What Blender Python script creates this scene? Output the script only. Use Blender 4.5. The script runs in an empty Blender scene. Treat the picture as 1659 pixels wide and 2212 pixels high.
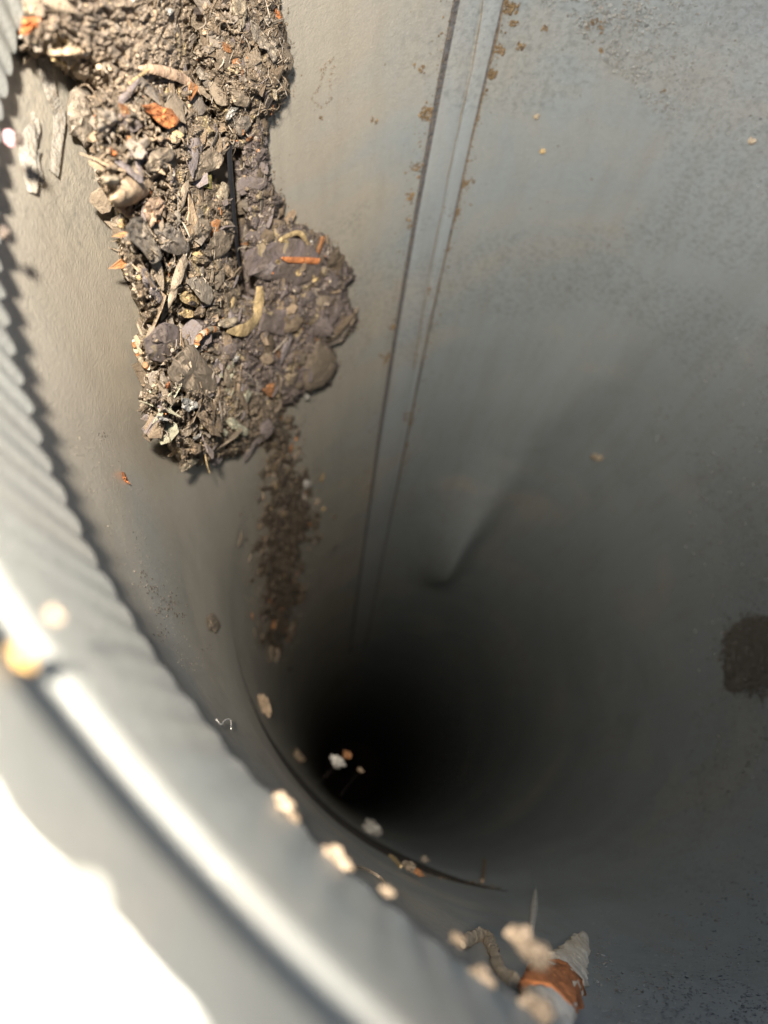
import bpy, bmesh, math, random
import numpy as np
from mathutils import Vector, Matrix, noise
random.seed(7); rng = np.random.RandomState(7)

# ------------------------------------------------------------------ camera, light, exposure
S = 0.075                      # pipe radius in metres; everything below is in pipe radii, times S
F = 1597.0; CX, CY = 829.5, 1106.0
VP = (725.0, 1711.0)           # where the pipe axis vanishes in the photograph
CAM = (-0.6150, -0.7060)       # lens position in the pipe's cross-section
H_EDGE, H_LIP = 0.579, 2.566   # depth of the collar's crimped edge and of the first pipe's lip
K_EDGE = 0.970
d_ = np.array([VP[0] - CX, -(VP[1] - CY), -F]); d_ /= np.linalg.norm(d_)
x_ = np.array([1.0, 0, 0]); x_ = x_ - (x_ @ d_) * d_; x_ /= np.linalg.norm(x_)
y_ = np.cross(x_, d_)
sc = bpy.context.scene
cam = bpy.data.cameras.new('camera'); camo = bpy.data.objects.new('camera', cam)
sc.collection.objects.link(camo); sc.camera = camo
cam.sensor_fit = 'VERTICAL'; cam.sensor_height = 36.0; cam.lens = 36.0 * F / 2212.0
cam.clip_start = 0.002; cam.clip_end = 200
rot = Matrix((x_, y_, -d_))
camo.matrix_world = Matrix.Translation((CAM[0] * S, CAM[1] * S, 0)) @ rot.to_4x4()
cam.dof.use_dof = True; cam.dof.focus_distance = 1.22 * S; cam.dof.aperture_fstop = 28.0

w = bpy.data.worlds.new('World'); sc.world = w; w.use_nodes = True
nt = w.node_tree; bg = nt.nodes['Background']; sky = nt.nodes.new('ShaderNodeTexSky')
sky.sky_type = 'NISHITA'; sky.sun_disc = False
SUN_EL, SUN_AZ = math.radians(39), math.radians(232)
sky.sun_elevation = SUN_EL; sky.sun_rotation = SUN_AZ
nt.links.new(sky.outputs[0], bg.inputs[0]); bg.inputs[1].default_value = 0.10
sky.dust_density = 3.0; sky.air_density = .9
sun = bpy.data.lights.new('sun', 'SUN'); sun.energy = 0.8; sun.angle = math.radians(24); sun.color = (1, .98, .96)
suno = bpy.data.objects.new('sun', sun); sc.collection.objects.link(suno)
sdir = Vector((math.sin(SUN_AZ) * math.cos(SUN_EL), math.cos(SUN_AZ) * math.cos(SUN_EL), math.sin(SUN_EL)))
suno.rotation_euler = sdir.to_track_quat('Z', 'Y').to_euler()
# the phone's own flash, beside the lens (the photograph was taken with it lit)
fl = bpy.data.lights.new('phone_flash', 'SPOT'); fl.energy = 1.2; fl.spot_size = math.radians(93); fl.spot_blend = 1.0; fl.shadow_soft_size = 0.0020; fl.color = (1, .91, .79)
flo = bpy.data.objects.new('phone_flash', fl); sc.collection.objects.link(flo)
flo.location = ((CAM[0] - 0.030) * S, (CAM[1] + 0.022) * S, 0.30 * S)
flo.rotation_euler = (-(rot @ Vector((-330, 120, -F)))).to_track_quat('Z', 'Y').to_euler()
sc.view_settings.view_transform = 'Standard'; sc.view_settings.look = 'None'
sc.view_settings.exposure = 1.75; sc.view_settings.gamma = 1
sc.cycles.max_bounces = 6; sc.cycles.diffuse_bounces = 4; sc.cycles.glossy_bounces = 4
sc.cycles.sample_clamp_indirect = 4.0

# ------------------------------------------------------------------ pixels (1659 x 2212) to points on the pipe
def hit(px, py, R=1.0):
    px = np.asarray(px, float); py = np.asarray(py, float)
    r = np.stack([px - CX, -(py - CY), -F * np.ones_like(px)], -1)
    a = r @ d_; bx = (r @ x_) / a; by = (r @ y_) / a
    a2 = bx * bx + by * by; b1 = bx * CAM[0] + by * CAM[1]
    disc = np.maximum(b1 * b1 - a2 * (CAM[0] ** 2 + CAM[1] ** 2 - R * R), 0)
    z = (-b1 + np.sqrt(disc)) / a2
    return np.stack([CAM[0] + bx * z, CAM[1] + by * z, -z], -1)
def atz(px, py, z):             # the point seen at that pixel at depth z
    r = np.array([px - CX, -(py - CY), -F]); r = r / (r @ d_)
    return Vector((CAM[0] + (r @ x_) * z, CAM[1] + (r @ y_) * z, -z))
def W(px, py, h=0.0):
    return Vector(hit(px, py, 1.0 - h))
def phi_z(px, py, R=1.0):
    p = hit(px, py, R); return math.atan2(p[1], p[0]), -p[2]
def cyl(ph, z, R=1.0):
    return Vector((R * math.cos(ph), R * math.sin(ph), -z))
def pxsize(p):                 # pixels to pipe radii at point p
    v = np.array([p[0] - CAM[0], p[1] - CAM[1], p[2]])
    return float(v @ np.array([x_[0], x_[1], 0]) * 0 + (v[0] * 0)) or float(np.linalg.norm(v)) / F

# ------------------------------------------------------------------ materials
def mat(name, build, rough=.8, metal=0.0, spec=.3):
    m = bpy.data.materials.new(name); m.use_nodes = True
    t = m.node_tree; b = t.nodes['Principled BSDF']
    b.inputs['Roughness'].default_value = rough; b.inputs['Metallic'].default_value = metal
    b.inputs['Specular IOR Level'].default_value = spec
    build(t, b); return m
def N(t, kind, **kw):
    n = t.nodes.new(kind)
    for k, v in kw.items():
        if k in n.inputs: n.inputs[k].default_value = v
        else: setattr(n, k, v)
    return n
def noise_tex(t, co, scale, detail=4, rough=.6, dist=0):
    n = N(t, 'ShaderNodeTexNoise'); n.inputs['Scale'].default_value = scale; n.inputs['Detail'].default_value = detail
    n.inputs['Roughness'].default_value = rough; n.inputs['Distortion'].default_value = dist
    t.links.new(co, n.inputs['Vector']); return n.outputs['Fac']
def ramp(t, fac, stops):
    r = N(t, 'ShaderNodeValToRGB'); e = r.color_ramp.elements
    while len(e) < len(stops): e.new(.5)
    for el, (p, c) in zip(e, stops):
        el.position = p; el.color = (*c, 1) if len(c) == 3 else c
    t.links.new(fac, r.inputs[0]); return r.outputs[0]
def mixc(t, fac, a, b, mode='MIX'):
    m = N(t, 'ShaderNodeMix', data_type='RGBA', blend_type=mode)
    for s, v in ((0, fac), (6, a), (7, b)):
        if hasattr(v, 'links'): t.links.new(v, m.inputs[s])
        else: m.inputs[s].default_value = v if not isinstance(v, tuple) else (*v, 1)
    return m.outputs[2]
def mapr(t, v, a, b, c, d):
    m = N(t, 'ShaderNodeMapRange')
    for i, x in enumerate((a, b, c, d)): m.inputs[i + 1].default_value = x
    t.links.new(v, m.inputs[0]); return m.outputs[0]
def bump(t, b, h, strength, dist, prev=None):
    n = N(t, 'ShaderNodeBump'); n.inputs['Strength'].default_value = strength; n.inputs['Distance'].default_value = dist
    t.links.new(h, n.inputs['Height'])
    if prev is not None: t.links.new(prev, n.inputs['Normal'])
    t.links.new(n.outputs[0], b.inputs['Normal']); return n.outputs[0]
def co(t, scale=(1, 1, 1)):
    g = N(t, 'ShaderNodeNewGeometry'); m = N(t, 'ShaderNodeMapping'); m.inputs['Scale'].default_value = scale
    t.links.new(g.outputs['Position'], m.inputs[0]); return m.outputs[0]

def steel(light, dust, streak=True):
    def f(t, b):
        c = co(t); cs = co(t, (1, 1, .12))
        big = noise_tex(t, c, 22, 5, .6, .6)           # broad patches of dust
        sx = N(t, 'ShaderNodeSeparateXYZ'); t.links.new(c, sx.inputs[0])
        flash_warmth = mapr(t, sx.outputs[0], -.060, -.005, .30, -.16)     # more dust tone to the left, painting in the flash's warmth
        sm = N(t, 'ShaderNodeMath', operation='ADD'); t.links.new(big, sm.inputs[0]); t.links.new(flash_warmth, sm.inputs[1])
        col = mixc(t, mapr(t, sm.outputs[0], .38, .68, 0, 1), light, dust)
        st = noise_tex(t, cs, 260, 5, .6)              # runs down the pipe
        col = mixc(t, mapr(t, st, .45, .75, 0, .26), col, (.23, .20, .16))
        sp = noise_tex(t, c, 900, 3, .65)             # fine mottling
        area = noise_tex(t, c, 13, 3, .55, .8)
        am = mapr(t, area, .50, .56, .25, 1)
        mm = N(t, 'ShaderNodeMath', operation='MULTIPLY'); t.links.new(mapr(t, sp, .45, .70, 0, .5), mm.inputs[0]); t.links.new(am, mm.inputs[1])
        col = mixc(t, mm.outputs[0], col, (.13, .14, .13))
        sp2 = noise_tex(t, c, 2300, 3, .7)
        col = mixc(t, mapr(t, sp2, .64, .74, 0, .5), col, (.62, .60, .54))
        ru = noise_tex(t, c, 420, 4, .8)
        col = mixc(t, mapr(t, ru, .69, .76, 0, .5), col, (.16, .10, .05))
        t.links.new(col, b.inputs['Base Color'])
        t.links.new(mapr(t, big, .3, .7, .36, .56), b.inputs['Roughness'])
        p = bump(t, b, sp2, .45, .0003); p = bump(t, b, sp, .1, .0002, p)
        bump(t, b, noise_tex(t, c, 60, 3, .5), .15, .0012, p)
    return f
M = {}
M['steel'] = mat('galvanised_steel', steel((.29, .32, .325), (.36, .33, .275)), .5, .3, .5)
M['steel_deep'] = mat('galvanised_steel_deep', steel((.30, .32, .33), (.22, .21, .19)), .45, .55, .5)
M['steel_collar'] = mat('galvanised_steel_collar', steel((.15, .185, .205), (.18, .185, .175)), .5, .3, .4)
M['steel_seam'] = mat('bare_seam_steel', steel((.31, .345, .36), (.35, .34, .31)), .45, .3, .5)
def plain(c, c2=None, scale=900, bmp=.6, bd=.0004, fib=None, dust=.62):
    c2 = c2 or tuple(x * .55 for x in c)
    def f(t, b):
        tc = N(t, 'ShaderNodeTexCoord'); m = N(t, 'ShaderNodeMapping'); m.inputs['Scale'].default_value = fib or (1, 1, 1)
        t.links.new(tc.outputs['Object'], m.inputs[0])
        oi = N(t, 'ShaderNodeObjectInfo')
        n = noise_tex(t, m.outputs[0], scale, 6, .7, .4)
        col = mixc(t, mapr(t, n, .36, .66, 0, 1), c2, c)
        d = noise_tex(t, co(t), 1500, 4, .8)
        col = mixc(t, mapr(t, d, .47, .62, .05, dust), col, (.165, .128, .09))
        hsv = N(t, 'ShaderNodeHueSaturation'); t.links.new(col, hsv.inputs['Color'])
        t.links.new(mapr(t, oi.outputs['Random'], 0, 1, .75, 1.2), hsv.inputs['Value'])
        t.links.new(hsv.outputs[0], b.inputs['Base Color'])
        p = bump(t, b, n, bmp, bd); p = bump(t, b, d, .7, .0004, p); bump(t, b, noise_tex(t, co(t), 330, 4, .6), .8, .0012, p)
    return f
PAL = dict(tan=(.37, .27, .175), pale=(.46, .38, .27), orange=(.62, .22, .07), grey=(.235, .20, .165), brown=(.15, .11, .072),
           purple=(.20, .165, .16), straw=(.52, .38, .19), white=(.60, .57, .51), olive=(.33, .29, .08), dark=(.045, .035, .03), ochre=(.24, .14, .035), cream=(.235, .18, .125),
           rust=(.36, .15, .05), taupe=(.27, .215, .155), lichen=(.45, .43, .31), lavender=(.25, .215, .215), pink=(.70, .38, .42), ash=(.31, .265, .21))
for k, c in PAL.items(): M[k] = mat('flake_' + k, plain(c, dust=.22 if k in ('orange', 'straw', 'white', 'olive', 'pale', 'lichen', 'dark') else .6))
M['wood'] = mat('split_wood', plain((.50, .35, .24), (.36, .24, .16), 700, .5, .0003))
M['peel'] = mat('grey_peeling', plain((.235, .22, .19), (.17, .16, .14), 380, .5, .0003))
M['groove'] = mat('dark_groove', plain((.085, .09, .10), (.05, .05, .052), 900), .7)  # dark colour of the strips along the seam edges
M['gap_shade'] = mat('painted_gap_shade', plain((.014, .014, .016), (.010, .010, .011), 900, .3), .8)  # near-black colour that paints the shade below the lip
M['wet'] = mat('wet_black', lambda t, b: b.inputs['Base Color'].__setattr__('default_value', (.012, .012, .014, 1)), .18, 0, .6)
def soil(a, b2, c3, tint):
    def f(t, b):
        c = co(t)
        n = noise_tex(t, c, 260, 7, .72, .5); n2 = noise_tex(t, c, 1300, 5, .75)
        col = ramp(t, n, [(.30, (.07, .056, .044)), (.45, a), (.58, b2), (.74, c3)])
        v = N(t, 'ShaderNodeTexVoronoi'); v.inputs['Scale'].default_value = 420; t.links.new(c, v.inputs['Vector'])
        sep = N(t, 'ShaderNodeSeparateColor'); t.links.new(v.outputs['Color'], sep.inputs[0])
        col = mixc(t, mapr(t, sep.outputs[0], .72, .85, 0, .75), col, tint)
        col = mixc(t, mapr(t, sep.outputs[1], .90, .95, 0, .65), col, (.46, .36, .20))
        col = mixc(t, mapr(t, n2, .35, .65, .40, 0), col, (.07, .056, .045))
        t.links.new(col, b.inputs['Base Color'])
        p = bump(t, b, n2, 1, .0003); p = bump(t, b, n, .9, .0007, p); bump(t, b, v.outputs['Distance'], .5, .0004, p)
    return f
M['soil'] = mat('dry_leaf_mould', soil((.15, .117, .082), (.205, .16, .112), (.28, .225, .16), (.235, .18, .125)), .9)
M['soil_near'] = mat('dusty_compost', soil((.235, .185, .135), (.295, .235, .172), (.36, .29, .215), (.31, .245, .175)), .9)
M['soil_purple'] = mat('dark_leaf_mould', soil((.125, .098, .084), (.175, .138, .12), (.24, .195, .168), (.18, .145, .142)), .85)
M['crust'] = mat('rust_crust', plain((.20, .135, .06), (.09, .06, .035), 1500), .9)
M['scale'] = mat('zinc_scale', plain((.20, .22, .215), (.13, .14, .14), 1500, .2), .8)
M['husk_white'] = mat('bleached_husk', lambda t, b: (t.links.new(mixc(t, mapr(t, noise_tex(t, co(t), 300, 5), .35, .7, 0, 1), (.74, .68, .56), (.50, .40, .28)), b.inputs['Base Color']), bump(t, b, noise_tex(t, co(t, (1, 1, .3)), 900, 5), .8, .0006)), .7)
M['grime'] = mat('black_grime', plain((.085, .072, .055), (.03, .026, .022), 1500, .5, .0003, dust=.2), .9)
M['mud'] = mat('dried_mud', plain((.115, .108, .095), (.06, .058, .052), 500, .8, .0008), .9)
M['dust'] = mat('dust_crumbs', plain((.16, .14, .11), (.06, .05, .04), 1500), .9)
def concrete(t, b):
    c = co(t); n = noise_tex(t, c, 3, 8, .6)
    t.links.new(mixc(t, n, (.74, .73, .70), (.84, .83, .80)), b.inputs['Base Color']); bump(t, b, n, .2, .01)
M['ground'] = mat('pale_concrete', concrete, .9)

# ------------------------------------------------------------------ object helpers
def tag(o, label=None, cat=None, group=None, kind=None):
    if label: o['label'] = label
    if cat: o['category'] = cat
    if group: o['group'] = group
    if kind: o['kind'] = kind
    return o
def link(o, parent=None):
    sc.collection.objects.link(o)
    if parent:
        o.parent = parent; o.matrix_parent_inverse = Matrix.Translation(-parent.location)
    return o
def empty(name, p):
    o = bpy.data.objects.new(name, None); o.location = Vector(p) * S; o.empty_display_size = .005
    return link(o)
def mesh(name, V, Fc, m, parent=None, smooth=True, origin=None):
    """V in pipe radii; the object's origin is put at `origin` (or the mean) so it can be picked up there"""
    V = np.asarray([tuple(v) for v in V], float)
    o0 = np.asarray(origin if origin is not None else V.mean(0), float)
    me = bpy.data.meshes.new(name); me.from_pydata(((V - o0) * S).tolist(), [], Fc); me.update()
    bm = bmesh.new(); bm.from_mesh(me); bmesh.ops.recalc_face_normals(bm, faces=bm.faces[:]); bm.to_mesh(me); bm.free()
    if smooth:
        me.polygons.foreach_set('use_smooth', [True] * len(me.polygons)); me.set_sharp_from_angle(angle=math.radians(45))
    me.materials.append(M[m]); o = bpy.data.objects.new(name, me); o.location = o0 * S
    return link(o, parent)

def revolve(name, prof, ph0, ph1, n, m, parent=None, wob=None, centre=(0, 0)):
    """sheet of revolution through profile [(r, z)], closed profile = real sheet thickness"""
    V = []; Fc = []; k = len(prof); full = abs(ph1 - ph0 - 2 * math.pi) < 1e-6; nn = n if full else n + 1
    for i in range(nn):
        ph = ph0 + (ph1 - ph0) * i / n
        for j, (r, z) in enumerate(prof):
            if wob: r, z = wob(ph, r, z, j)
            V.append((centre[0] + r * math.cos(ph), centre[1] + r * math.sin(ph), -z))
    for i in range(n):
        a = i * k; b = ((i + 1) % nn) * k
        for j in range(k):
            j2 = (j + 1) % k; Fc.append((a + j, a + j2, b + j2, b + j))
    return mesh(name, V, Fc, m, parent, origin=(0, 0, -prof[0][1]))

# ------------------------------------------------------------------ the ground far below
gv = [(x, y, -29.6) for x, y in ((-400, -400), (400, -400), (400, 400), (-400, 400))]
tag(mesh('ground', gv, [(0, 1, 2, 3)], 'ground', smooth=False), kind='structure')

# ------------------------------------------------------------------ the pipe (upper section)
pipe = tag(empty('metal_pipe', (0, 0, -.4)), 'grey galvanised pipe seen down its inside, with a long lock seam and dirt', 'pipe')
T = .010
zs = [.335] + list(np.linspace(.45, 2.4, 24)) + [H_LIP]
DP = [phi_z(x, y) for x, y in [(1690, 470), (1600, 530), (1480, 620), (1330, 760), (1180, 900), (1070, 1040), (1000, 1140), (965, 1210)]]
print('streak_bulge', [(round(a, 2), round(b, 2)) for a, b in DP])
def streak_bulge(ph, z):                # long inward bulge added to catch the flash as a pale streak
    if z < 1.5: return 0.0
    ph = (ph + math.pi) % (2 * math.pi) - math.pi
    c = float(np.interp(z, [b for _, b in DP], [a for a, _ in DP])); wd = float(np.interp(z, [1.6, 3.5, 5.3], [.16, .15, .14]))
    sm_ = lambda t: max(0, min(1, t)) ** 2 * (3 - 2 * max(0, min(1, t)))
    am = .045 * sm_((z - 1.5) / 1.6) + .19 * sm_((z - 3.3) / 1.8); am *= 1 - sm_((z - 5.0) / 1.5)
    wd *= 1.25 if ph > c else .95
    return am * math.exp(-((ph - c) / wd) ** 2)
lipw = lambda ph, r, z, j: (r - streak_bulge(ph, z) + .0015 * math.sin(3 * ph + z) + .0012 * math.sin(7 * ph + 2 * z), z)
def out_lip(z): return 1.0
prof = [(1.0, z) for z in zs] + [(1.0 + T, z) for z in reversed(zs)]
revolve('pipe_wall', prof, 0, 2 * math.pi, 360, 'steel', pipe, lipw)

# the seam: a raised flat strip with a fold line, fitted to the line it takes in the photograph
L1 = [(1000, -90), (990, 0), (957, 150), (925, 280), (896, 450), (870, 640), (842, 800), (818, 960), (797, 1090)]
L2 = [(1050, -90), (1042, 0), (1020, 150), (985, 300), (960, 420), (925, 600), (893, 800), (865, 960), (836, 1100)]
L3 = [(1105, -90), (1090, 0), (1050, 180), (1012, 330), (985, 470), (945, 620), (905, 800), (878, 960), (850, 1090)]
def pol(L, deg=2):
    a = np.array([phi_z(*p) for p in L]); return np.poly1d(np.polyfit(np.log(a[:, 1]), a[:, 0], deg)), a
q1, a1 = pol(L1); q2, a2 = pol(L2); q3, a3 = pol(L3)
zz = np.linspace(.35, H_LIP + .05, 60)
def seam_strip(name, qa, qb, za, hh, m, parent, n0=0.0, n1=0.0, waves=.0008):
    V = []; Fc = []
    for i, z in enumerate(za):
        pa = qa(math.log(max(z, 1.0))) + n0; pb = qb(math.log(max(z, 1.0))) + n1
        wv = waves * math.sin(z * 17)
        for u, h in ((0, -.004), (.0, hh * .75), (.08, hh), (.5, hh * .93 + wv), (.92, hh), (1, hh * .75), (1, -.004)):
            V.append(cyl(pa + (pb - pa) * u, z, 1 - h))
    for i in range(len(za) - 1):
        for j in range(6): Fc.append((i * 7 + j, i * 7 + j + 1, i * 7 + 8 + j, i * 7 + 7 + j))
    Fc += [tuple(range(7)), tuple(len(V) - 7 + j for j in range(7))]
    return mesh(name, V, Fc, m, parent)
seam = seam_strip('lock_seam', q1, q2, zz, .006, 'steel_seam', pipe, 0, .004)
seam_strip('seam_fold', q2, q3, zz, .0035, 'steel_seam', pipe, -.006, 0)

seam_strip('seam_gap', q1, q1, zz, .0072, 'groove', pipe, -.008, .006)

seam_strip('seam_gap', q3, q3, zz, .0045, 'groove', pipe, -.001, .005)

# ------------------------------------------------------------------ the next section down, wider and a little off centre
deep = tag(empty('metal_pipe', (0, 0, -2.5)), 'dark lower length of pipe beyond the lip of the upper one, running into blackness', 'pipe')
ca = math.radians(-118); EC = (.024 * math.cos(ca), .024 * math.sin(ca)); R2 = 1.002
zd = [2.50] + list(np.arange(2.56, 8, .12)) + [8.5, 10, 13, 17, 22, 28]
prof = [(R2, z) for z in zd] + [(R2 + T, z) for z in reversed(zd)]
def bulge(ph):
    d = abs((ph - ca + math.pi) % (2 * math.pi) - math.pi); t = max(0, 1 - d / math.radians(62)); return .055 * t * t * (3 - 2 * t)
revolve('pipe_wall', prof, 0, 2 * math.pi, 360, 'steel', deep, lambda ph, r, z, j: (r + bulge(ph) * (1 - max(0, min(1, (z - 2.86) / .36)) ** 2 * (3 - 2 * max(0, min(1, (z - 2.86) / .36)))) + .0006 + lipw(ph, 0, z, 0)[0], z))
EC = (0, 0)
zz2 = np.linspace(H_LIP + .03, 9, 70)
seam_strip('lock_seam', q1, q2, zz2, .005, 'steel_seam', deep, 0, .004)
seam_strip('seam_fold', q2, q3, zz2, .0025, 'steel_seam', deep, -.006, 0)
seam_strip('seam_gap', q1, q1, zz2, .0066, 'groove', deep, -.009, .006)
seam_strip('seam_gap', q3, q3, zz2, .0045, 'groove', deep, -.002, .007)
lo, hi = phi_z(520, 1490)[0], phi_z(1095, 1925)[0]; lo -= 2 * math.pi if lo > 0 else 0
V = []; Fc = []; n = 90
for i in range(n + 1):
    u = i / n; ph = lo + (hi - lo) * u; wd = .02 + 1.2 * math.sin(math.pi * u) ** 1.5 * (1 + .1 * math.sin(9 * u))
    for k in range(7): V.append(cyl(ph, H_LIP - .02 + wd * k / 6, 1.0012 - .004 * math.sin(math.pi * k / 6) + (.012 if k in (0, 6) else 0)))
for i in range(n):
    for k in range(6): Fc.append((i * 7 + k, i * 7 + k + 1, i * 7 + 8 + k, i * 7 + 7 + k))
mesh('lip_gap_shade', V, Fc, 'gap_shade', deep)  # crescent of painted shade in the gap under the upper pipe's lip
# dark disc added at the foot to keep the depth black
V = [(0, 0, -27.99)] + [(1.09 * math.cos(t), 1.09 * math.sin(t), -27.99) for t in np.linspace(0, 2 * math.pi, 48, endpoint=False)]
mesh('dark_depth_disc', V, [(0, 1 + i, 1 + (i + 1) % 48) for i in range(48)], 'dark', deep)

# ------------------------------------------------------------------ the crimped collar at the mouth
collar = tag(empty('crimped_collar', (0, 0, -.3)), 'pale blurry metal collar with wavy edge and rolled bead at the pipe mouth', 'pipe collar')
topz = []
for px, py in [(0, 1690), (60, 1780), (120, 1830), (165, 1870), (220, 1858), (242, 1900), (236, 1950), (280, 1995), (330, 2060), (400, 2130), (460, 2212)]:
    topz.append(phi_z(px - 28, py + 42, .985))
topz.sort(key=lambda a: a[0])
def top_at(ph):
    ph = (ph + math.pi) % (2 * math.pi) - math.pi
    P = [a for a, _ in topz]; Z = [z for _, z in topz]
    if P[0] <= ph <= P[-1]: return float(np.interp(ph, P, Z))
    return float(np.mean(Z)) + .004 * math.sin(9 * ph) + .003 * math.sin(23 * ph)
bz = [phi_z(px, py, .985)[1] for px, py in [(0, 1300), (200, 1545), (400, 1800), (660, 2215)]]
ZB = float(np.mean(bz)); print('bead z', bz, 'top z', [round(z, 3) for _, z in topz])
NW = 196
def crimp(ph, r, z, j):
    am = max(0, min(1, (z - ZB - .03) / (H_EDGE - ZB - .03)))
    wv = math.sin(NW * ph + 1.5 * math.sin(5 * ph)) + .35 * math.sin(61 * ph + 1)
    r2 = r + am * (.0006 + .0009 * am) * wv * (1 + .6 * noise.noise(Vector((math.cos(ph) * 14, math.sin(ph) * 14, 0))))
    if z > H_EDGE - .002: z = z + .006 * math.sin(NW * ph + 1.0) + .008 * noise.noise(Vector((math.cos(ph) * 9, math.sin(ph) * 9, 0)))
    if z <= 0.0: z = top_at(ph)
    elif z < ZB - .05: z = top_at(ph) + (ZB - .05 - top_at(ph)) * (z / (ZB - .05))
    return r2, z
def inner(z):
    if z <= ZB + .03: return .985
    t = (z - ZB - .03) / (H_EDGE - ZB - .03); return .985 + (K_EDGE - .985) * t
cz = [(0.985, 0.0), (.985, (ZB - .05) * .35), (.985, (ZB - .05) * .7), (.985, ZB - .05), (.985, ZB - .032), (.987, ZB - .027), (.991, ZB - .023), (.9955, ZB - .014), (.9965, ZB - .004), (.995, ZB + .008), (.9905, ZB + .020), (.988, ZB + .028)]
cz += [(inner(z), z) for z in np.linspace(ZB + .034, H_EDGE, 12)]
prof = cz + [(r + .007, z + (.000 if z < .5 else 0)) for r, z in reversed(cz)]
revolve('crimped_band', prof, 0, 2 * math.pi, 2016, 'steel_collar', collar, crimp)

exec_after = []
# ------------------------------------------------------------------ debris height fields on the wall
def sdf(px, py, poly):
    P = np.array(poly, float); Q = np.roll(P, -1, 0); d = np.full(px.shape, 1e9); inside = np.zeros(px.shape, bool)
    for (x0, y0), (x1, y1) in zip(P, Q):
        ex, ey = x1 - x0, y1 - y0; L = ex * ex + ey * ey + 1e-9
        t = np.clip(((px - x0) * ex + (py - y0) * ey) / L, 0, 1)
        d = np.minimum(d, np.hypot(px - x0 - t * ex, py - y0 - t * ey))
        c = (y0 > py) != (y1 > py)
        with np.errstate(divide='ignore', invalid='ignore'):
            xi = (x1 - x0) * (py - y0) / (y1 - y0) + x0
        inside ^= c & (px < xi)
    return np.where(inside, d, -d)
POLY = {
 'U': [(45, -120), (50, 0), (38, 60), (40, 112), (110, 132), (150, 165), (185, 200), (210, 285), (250, 300), (330, 275), (400, 225), (432, 190), (440, 120), (432, 60), (455, -120)],
 'T': [(405, -120), (625, -120), (605, 20), (618, 90), (632, 150), (622, 205), (597, 245), (560, 262), (530, 300), (490, 318), (470, 260), (430, 200), (425, 90)],
 'M': [(190, 195), (200, 330), (212, 395), (245, 440), (252, 520), (270, 590), (288, 640), (310, 700), (420, 712), (505, 702), (530, 690), (541, 650), (524, 606), (513, 570), (508, 480), (497, 410), (478, 395), (462, 372), (484, 335), (474, 275), (445, 195), (400, 150), (260, 170)],
 'R': [(495, 290), (575, 240), (578, 330), (592, 395), (613, 436), (602, 470), (640, 482), (700, 512), (735, 545), (768, 600), (756, 640), (772, 690), (745, 735), (715, 742), (728, 790), (712, 828), (660, 856), (618, 880), (560, 870), (440, 870), (400, 690), (520, 640), (508, 480)],
 'L': [(320, 690), (420, 690), (560, 700), (590, 800), (620, 880), (600, 930), (560, 965), (520, 985), (470, 1000), (395, 1012), (350, 965), (318, 915), (300, 860), (312, 800), (292, 745)],
}
HH = {'U': .08, 'T': .10, 'M': .092, 'R': .092, 'L': .09}
EW = {'U': 26, 'T': 8, 'M': 6, 'R': 6, 'L': 12}
def rag(px, py):                       # ragged outline
    return 9 * noise.fractal(Vector((px * .022, py * .022, 3.3)), .6, 2.1, 4) + 5 * noise.noise(Vector((px * .12, py * .12, 9)))
def relief(px, py, k): return relief0(px, py, k) * (.5 if k == 0 else .85)
def relief0(px, py, k):
    v = Vector((px, py, k * 50.0))
    d, pts = noise.voronoi(v * .030); cell = noise.cell_vector(pts[0] * 7.3)
    e = min(1, (d[1] - d[0]) * 4)
    tl = ((v * .030) - pts[0]); plate = .5 * (cell[0]) + (cell[1] - .5) * tl.x * 1.1 + (cell[2] - .5) * tl.y * 1.1
    return .020 * plate * e - .010 * (1 - e) + .012 * noise.fractal(v * .05, .6, 2.1, 3) \
        + .018 * noise.fractal(v * .012, .7, 2.1, 4) + .0028 * noise.noise(v * .21) + .0015 * noise.noise(v * .45)
class Field:
    def __init__(s, key):
        s.key = key; P = np.array(POLY[key]); s.x0, s.y0 = P.min(0) - 22; s.x1, s.y1 = P.max(0) + 22; s.st = 2.6
        s.nx = int((s.x1 - s.x0) / s.st) + 1; s.ny = int((s.y1 - s.y0) / s.st) + 1
        gx, gy = np.meshgrid(s.x0 + np.arange(s.nx) * s.st, s.y0 + np.arange(s.ny) * s.st)
        D = sdf(gx, gy, POLY[key]); k = 'UTMRL'.index(key)
        rg = np.zeros_like(D); rl = np.zeros_like(D)
        for j in range(s.ny):
            for i in range(s.nx):
                if D[j, i] > -20:
                    a, b = float(gx[j, i]), float(gy[j, i]); rg[j, i] = rag(a, b); rl[j, i] = relief(a, b, k)
        D = D + rg; hin = HH[key] * (1 - np.exp(-np.maximum(D, 0) / EW[key])) * (1 + .25 * np.minimum(np.maximum(D, 0) / 90, 1))
        s.h = np.where(D > 0, np.maximum(hin + rl * np.minimum(1, D / 8 + .3), .002), -.006 + D * .0008)
        if key == 'R':            # the deep cleft beside the blade
            bl = [(506, 330), (512, 400), (518, 450), (524, 520), (530, 580), (540, 640)]
            dl_ = np.abs(gx - np.interp(gy, [b[1] for b in bl], [b[0] for b in bl])); ok = (gy > 320) & (gy < 645)
            s.h = np.where(ok, s.h * np.clip((dl_ - 5) / 16, .10, 1), s.h)
        s.gx, s.gy, s.D = gx, gy, D
    def at(s, px, py):
        i = int(round((px - s.x0) / s.st)); j = int(round((py - s.y0) / s.st))
        if 0 <= i < s.nx and 0 <= j < s.ny: return float(s.h[j, i])
        return -1
FLD = {k: Field(k) for k in 'UTMRL'}
def H(px, py):
    return max(0.0, max(f.at(px, py) for f in FLD.values()))
def surf(px, py, lift=0.0): return W(px, py, H(px, py) + lift)
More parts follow.
